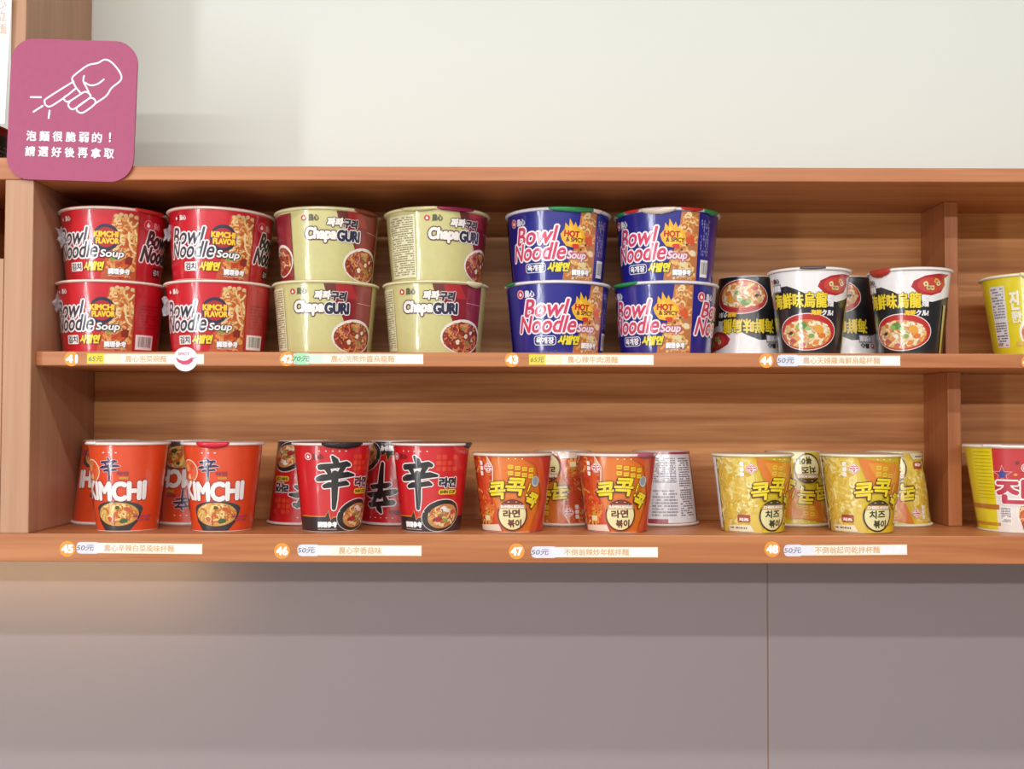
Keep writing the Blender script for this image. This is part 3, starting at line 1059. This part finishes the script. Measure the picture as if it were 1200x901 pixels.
# --- upper row: six stacks of two bowls
D1 = 0.095
ZS = z_mt + .0001
ZT = ZS + .0886
TR, TG, TM = '#C8302C', '#2E8A4E', '#8E1C3A'
G1 = 'stacked noodle bowls on the middle shelf'
def bowl(cup, label, px, top, app, **kw):
    return place(cup, 'noodle_bowl', label, G1, px, 290 if top else 370, D1, ZT if top else ZS, app, cat='noodle bowl', **kw)
bowl(RED_B, 'red noodle bowl at the bottom of the leftmost stack, barcode at its right', 130.5, 0, -21, film=((-76, 62, 12),))
bowl(RED_A, 'red noodle bowl on top of the leftmost stack, by the side panel', 134, 1, -20, film=((-70, 56, 15),), tabs=((20, 60, 3, '#C8302C'),))
bowl(RED_B, 'bottom red noodle bowl of the second stack, behind the round chilli sticker', 256, 0, -15, film=((-72, 60, 13),))
bowl(RED_A, 'top red noodle bowl of the second stack, its rim tilted to the right', 257, 1, -8, tilt=(0, 1.6), film=((-76, 56, 12),))
bowl(OLIVE_B, 'bottom pale olive noodle bowl of the third stack, above the green price note', 382, 0, 0)
bowl(OLIVE_A, 'top pale olive noodle bowl of the third stack, maroon at both sides', 384, 1, 12, tabs=((28, 75, 4, '#7A3A26'),))
bowl(OLIVE_B, 'bottom pale olive noodle bowl of the fourth stack, next to blue bowls', 510.5, 0, -1, tabs=((35, 60, 5, '#E6DDB4'),))
bowl(OLIVE_B, 'top pale olive noodle bowl of the fourth stack, small print showing at left', 512, 1, 28, tabs=((-40, 0, 3, '#D8CE9A'), (0, 42, 3, '#8E1C4A')))
bowl(BLUE_B, 'bottom blue noodle bowl of the fifth stack, above the number 43', 653.5, 0, 5, tabs=((-75, -50, 2, TG),))
bowl(BLUE_B, 'top blue noodle bowl of the fifth stack, green foil tab on its rim', 654, 1, -8, tabs=((-10, 42, 4, TG), (40, 55, 3, '#E8D8D8')))
bowl(BLUE_A, 'bottom blue noodle bowl of the sixth stack, beside the black udon cups', 779.5, 0, -24, tabs=((-75, -30, 3, TG),))
bowl(BLUE_B, 'top blue noodle bowl of the sixth stack, pale foil tab hanging in front', 781.5, 1, -18,
     tabs=((-28, 10, 6, '#E9D6C8'), (-70, -50, 3, TG), (42, 70, 4, TG), (-50, -30, 2, TR), (15, 40, 2, TR)))

# --- upper row: seafood udon cups
G2 = 'black seafood udon cups'
DU, DUB = .070, .143
place(UDON, 'noodle_cup', 'upside-down black udon cup beside the blue bowls', G2, 876, 370, DUB, ZS + .0005, -16, True)
place(UDON, 'noodle_cup', 'upright black udon cup standing above the number 44 label', G2, 948.5, 360, DU, ZS, 0, tabs=((-12, 22, 1.5, '#5A4A4E'),))
place(UDON, 'noodle_cup', 'upside-down black udon cup half hidden between two upright udon cups', G2, 987, 370, DUB, ZS + .0005, -20, True)
place(UDON, 'noodle_cup', 'upright black udon cup beside the upper divider', G2, 1066, 360, DU, ZS, -10, tabs=((-65, -25, 8, '#B83A30'),))
place(JIN_Y, 'noodle_cup', 'big yellow noodle cup at the right end of the middle shelf', None, 1212, 365, .085, ZS, 4, tabs=((-14, 4, 6, '#E8DFA0'),))

# --- lower row
ZB = z_bt + .0001
DF, DB = .056, .147
def lower(cup, label, group, px, app, back=False, **kw):
    place(cup, 'noodle_cup', label, group, px, 570, DB if back else DF, ZB + (.0005 if back else 0), app, back, **kw)
G3 = 'orange-red kimchi noodle cups'
lower(KIM, 'upside-down orange-red kimchi cup behind the leftmost upright one', G3, 131, -10, True)
lower(KIM, 'leftmost upright orange-red kimchi noodle cup', G3, 150, -26, tabs=((-75, -48, 1.5, '#F0E8E4'),))
lower(KIM, 'upside-down kimchi cup half hidden between the two upright kimchi cups', G3, 227, -21, True)
lower(KIM, 'second upright kimchi cup, with a red lid tab over its rim', G3, 261, -20, tabs=((-38, 8, 5, '#D8283C'),))
G4 = 'red spicy noodle cups with a black character'
lower(REDC, 'upside-down red cup at the left of the black-character cups', G4, 358, -6, True)
lower(REDC, 'upright red cup with big black character above the number 46 label', G4, 389.5, 14, tabs=((-15, 45, 5, '#2A2226'),))
lower(REDC, 'upside-down red cup between the two upright black-character cups', G4, 466, -41, True)
lower(REDC, 'upright red cup with big black character nearest the orange cups', G4, 505.5, -12, tabs=((55, 80, 5, '#4A4446'),))
G5 = 'orange rice-cake noodle cups with a round badge'
lower(ORANGE, 'upright orange cup with round cream badge above the number 47', G5, 600.5, 0)
lower(ORANGE, 'upside-down orange cup between the two upright orange cups', G5, 659, -29, True)
lower(ORANGE, 'upright orange cup in front of the upside-down white-backed cup', G5, 722.5, 7, tabs=((30, 62, 4, '#B8607A'),))
lower(ORANGE, 'upside-down cup turned to its white small-print side', G5, 774, 178, True)
G6 = 'yellow cheese noodle cups with a round badge'
lower(YELLOW, 'leftmost upright yellow cheese noodle cup, above the number 48', G6, 882, 37)
lower(YELLOW, 'upside-down yellow cup between the two upright yellow cups', G6, 931, 25, True)
lower(YELLOW, 'upright yellow cheese cup above the right end of the last price label', G6, 1009, 29)
lower(YELLOW, 'upside-down yellow cup beside the lower divider', G6, 1045.5, 0, True)
place(JIN_R, 'noodle_cup', 'big red, yellow and white cup at the right end of the bottom board', None, 1193, 570, .077, ZB, 8, tabs=((-38, -16, 1, '#EFE6E0'),))
place(niche_cup(), 'noodle_cup', 'black cup with a red rim left of the pink sign', None, -38, 165, .075, z_lt + .0002, 0)

# ------------------------------------------------------------------ price labels, number stickers
def sticker_art(name, art, px, py, depth, label, cat, group, base, rough=0.5, rot=0.0):
    p = W(px, py, depth)
    o = empty(name, p, label, cat, group)
    o.rotation_euler = (0, rot, 0)
    for n, me in flat_art(art, rough):
        link(n, me, o)
    return o

def slab(o, name, outline, th, m):
    """thin card of the given outline (mm), its face at the parent origin plane"""
    bm = bmesh.new()
    vs = [bm.verts.new((x / 1000, -.00002, y / 1000)) for x, y in outline]
    f = bm.faces.new(vs)
    f.normal_update()
    if f.normal.y > 0:
        f.normal_flip()
    r = bmesh.ops.extrude_face_region(bm, geom=[f])
    for v in r['geom']:
        if isinstance(v, bmesh.types.BMVert):
            v.co.y += th / 1000
    bmesh.ops.recalc_face_normals(bm, faces=bm.faces[:])
    me = bpy.data.meshes.new(name)
    bm.to_mesh(me)
    bm.free()
    me.materials.append(m)
    return link(name, me, o)

def rr(x0, x1, y0, y1, r, n=6):
    pts = []
    for cx, cy, a in ((x1 - r, y1 - r, 0), (x0 + r, y1 - r, 90), (x0 + r, y0 + r, 180), (x1 - r, y0 + r, 270)):
        for i in range(n + 1):
            q = math.radians(a + 90 * i / n)
            pts.append((cx + r * math.cos(q), cy + r * math.sin(q)))
    return pts

WORDS = {'41': 'forty-one under the leftmost red bowls', '42': 'forty-two under the olive bowls', '43': 'forty-three under the blue bowls',
         '44': 'forty-four under the black udon cups', '45': 'forty-five under the kimchi cups', '46': 'forty-six under the red black-character cups',
         '47': 'forty-seven under the orange cups', '48': 'forty-eight under the yellow cheese cups'}
LAB = [  # number, name text, number px, label x0, x1, name x0, x1, y, note colour, price, note x1, tilt
    ('41', '農心泡菜碗麵', 84, 102, 239, 147, 195, 420.5, '#E8D238', '65元', 122, 0, .012),
    ('42', '農心浣熊炸醬烏龍麵', 336, 344, 496, 388, 462, 420.5, '#A8DDB4', '70元', 366, 0, .012),
    ('43', '農心辣牛肉湯麵', 600, 620, 766, 665, 724, 421.5, '#E6D338', '65元', 639, 0, .012),
    ('44', '農心天婦羅海鮮烏龍杯麵', 898, 912, 1055, 941, 1031, 422.5, '#D9DCE6', '50元', 938, 0, .012),
    ('45', '農心辛辣白菜風味杯麵', 79, 91, 237, 122, 204, 642.5, '#DDDBE4', '50元', 118, .008, 0),
    ('46', '農心辛香菇味', 330.5, 350, 494, 397, 447, 645, '#DFE0E8', '50元', 376, .002, 0),
    ('47', '不倒翁辣炒年糕拌麵', 605.5, 624, 771, 661, 737, 647, '#E2DEEA', '50元', 654, -.002, 0),
    ('48', '不倒翁起司乾拌杯麵', 905, 920, 1063, 955, 1031, 644.5, '#E2DEEA', '50元', 942, -.01, 0),
]
for num, name, nx, lx0, lx1, tx0, tx1, y, nc, price, nx1, rot, dep in LAB:
    mm = 1000 * (W(1, y, dep).x - W(0, y, dep).x)
    y0, y1 = -6, 6
    # number sticker
    n_y = {'45': 643, '46': 645.5, '47': 646, '48': 643.5}.get(num, y)
    p = W(nx, n_y, dep - .0002)
    r = 9.2 if int(num) > 44 else 8.6
    o = empty('number_sticker', p, 'round orange sticker, white number ' + WORDS[num], 'sticker', 'numbered shelf stickers')
    slab(o, 'disc', [(r * math.cos(i * PI / 16), r * math.sin(i * PI / 16)) for i in range(32)], .12, mat('#E89A3C', 0, .5))
    A = Art()
    A.part('number').text(num, -6.3, 6.3, -4.4, 4.4, '#FFFDF6', .8)
    for n, me in flat_art(A):
        link(n, me, o)
    # price label
    cx = (lx0 + lx1) / 2
    p = W(cx, y, dep - .0001)
    hw = (lx1 - lx0) / 2 * mm
    o = empty('price_label', p, {'41': 'price label with yellow note, ', '42': 'price label with mint green note, ', '43': 'price label with yellow note, '}.get(num, 'white price label strip, ') + 'number ' + WORDS[num], 'price label', 'price labels on the shelf edges')
    o.rotation_euler = (0, rot, 0)
    slab(o, 'strip', [(-hw, y0), (hw, y0), (hw, y1), (-hw, y1)], .08, mat('#F4E3C6', 0, .5))
    A = Art(step=.01)
    A.part('clear_holder').rect(-hw + 1.2, hw - 1, y0 + 1.2, y1 - 1.2, '#F3EDDF')
    A.rect((tx1 - cx) * mm + 3, hw - 1.2, y0 + 1.4, y1 - 1.4, '#EDECF2')
    A.part('price_note')
    yl = num in ('41', '43')
    e = (nx1 - cx) * mm
    if yl:
        A.rect(-hw, e, y0 + .3, y1 + .3, nc).rect(e, e + 20, y0 + 1.5, y1 - 1.2, '#EEE4C0')
    else:
        A.rrect(-hw - (.5 if num == '42' else 1.5), e, y0 - .8, y1 + .8, 5.5, nc).rect(e - 8, e + 12, y0 + .8, y1 - .8, '#D2EBD6' if num == '42' else '#E6E7EF')
    A.part('product_name').text(name, (tx0 - cx) * mm, (tx1 - cx) * mm, -3.9, 3.9, '#D9A873', .12)
    A.part('handwriting').text(price, -hw + (2 if yl else -1), min(e - 1.5, -hw + 19), -3.2, 3.2, '#7C7C58' if yl else ('#4E8A66' if num == '42' else '#70748A'), .1, shear=.2)
    for n, me in flat_art(A):
        link(n, me, o)

# sticker of the next bay, cut by the right edge of the photograph
p = W(1205.5, 424, .0118)
o = empty('number_sticker', p, 'round orange sticker cut by the right edge of the photograph', 'sticker', 'numbered shelf stickers')
slab(o, 'disc', [(8.6 * math.cos(i * PI / 16), 8.6 * math.sin(i * PI / 16)) for i in range(32)], .12, mat('#E89A3C', 0, .5))
A = Art()
A.part('number').text('49', -6.3, 6.3, -4.4, 4.4, '#FFFDF6', .8)
for n, me in flat_art(A):
    link(n, me, o)

# chilli sticker
p = W(217.3, 420.8, .0112)
o = empty('spicy_sticker', p, 'round white sticker with a red chilli over the first price label', 'sticker')
slab(o, 'disc', [(14.4 * math.cos(i * PI / 20), 14.4 * math.sin(i * PI / 20)) for i in range(40)], .4, mat('#EFECF2', 0, .4))
A = Art()
A.part('chilli').stroke([(-11, 1.5), (-8, -2), (-3, -4.2), (3, -3.8), (7, -.8), (8.4, 1.2)], [.8, 3.2, 4.6, 5.4, 4.8, 2.4], '#C84A66')
A.stroke([(8.4, 1.2), (10, .6), (12.2, 2.4)], [1.6, 1.2, .9], '#8AA690')
A.part('lettering').text('SPICY', -8.6, 5, 4.6, 8, '#D07A90', .2)
for n, me in flat_art(A):
    link(n, me, o)

# ------------------------------------------------------------------ pink sign
p = W(84.5, 129, -.0045)
sg = empty('pink_sign', p, 'pink rounded square sign with a white pointing hand drawing', 'sign')
sg.rotation_euler = (0, math.radians(1.6), 0)
slab(sg, 'board', rr(-74.5, 74.5, -83.5, 83.5, 27, 10), 3.2, mat('#A6406A', 0, .45))
A = Art(step=.02)
K = 3.917
T = lambda cx, cy: (cx / K - 84.5, 129 - cy / K)
A.part('hand_drawing')
def smooth(pts, n=4):
    out = []
    P = [pts[0]] + list(pts) + [pts[-1]]
    for i in range(1, len(P) - 2):
        for k in range(n):
            t = k / n
            out.append(tuple(.5 * (2 * P[i][j] + (P[i + 1][j] - P[i - 1][j]) * t + (2 * P[i - 1][j] - 5 * P[i][j] + 4 * P[i + 1][j] - P[i + 2][j]) * t * t
                                   + (3 * P[i][j] - P[i - 1][j] - 3 * P[i + 1][j] + P[i + 2][j]) * t ** 3) for j in (0, 1)))
    out.append(pts[-1])
    return out
for pts in ([(332, 378), (325, 358), (340, 338), (395, 295), (440, 283), (470, 266), (500, 275), (535, 310), (552, 342), (545, 365), (508, 398), (485, 435), (435, 472)],
            [(332, 372), (215, 452), (203, 470), (210, 487), (235, 489), (300, 442), (346, 402)],
            [(300, 440), (290, 452), (302, 466), (322, 462), (375, 424)],
            [(320, 465), (312, 482), (325, 499), (345, 497), (410, 445), (408, 428), (390, 418), (376, 424)],
            [(412, 446), (360, 485), (352, 504), (370, 517), (392, 510), (436, 472), (430, 450), (412, 446)],
            [(332, 378), (345, 400), (366, 424)],
            [(380, 345), (378, 370), (395, 402), (410, 432)],
            [(386, 376), (412, 388), (445, 380), (472, 358)]):
    A.stroke([T(*q) for q in smooth(pts)], 2.0, '#F8EEF2')
for a, b in (((138, 451), (186, 450)), ((154, 519), (195, 490)), ((228, 511), (225, 546))):
    A.stroke([T(*a), T(*b)], 2.2, '#F8EEF2')
A.part('lettering')
for line, cyy, xa in (('泡麵很脆弱的', 630, 149), ('請選好後再拿取', 702, 147)):
    for k, ch in enumerate(line):
        c = T(xa + k * 60.6, cyy)
        A.text(ch, c[0] - 5.6, c[0] + 5.6, c[1] - 5.7, c[1] + 5.7, '#F8EEF2', .42)
A.text('!', T(509, 0)[0], T(515, 0)[0], T(0, 648)[1], T(0, 606)[1], '#F8EEF2', .5)
for n, me in flat_art(A):
    link(n, me, sg)

# poster on the neighbouring cabinet
p = W(-30, 70, -.006)
ps = empty('paper_poster', p, 'white paper poster with pale orange characters, left of the pink sign', 'poster')
slab(ps, 'sheet', [(-60, -76), (37, -76), (43, 76), (-60, 76)], .8, mat('#E6EBF1', 0, .6))
A = Art()
A.part('lettering')
for k, ch in enumerate(('心', '拉', '麵')):
    A.text(ch, 20, 37, 31 + (2 - k) * 15, 43 + (2 - k) * 15, '#E3B79E', .15)
for n, me in flat_art(A):
    link(n, me, ps)
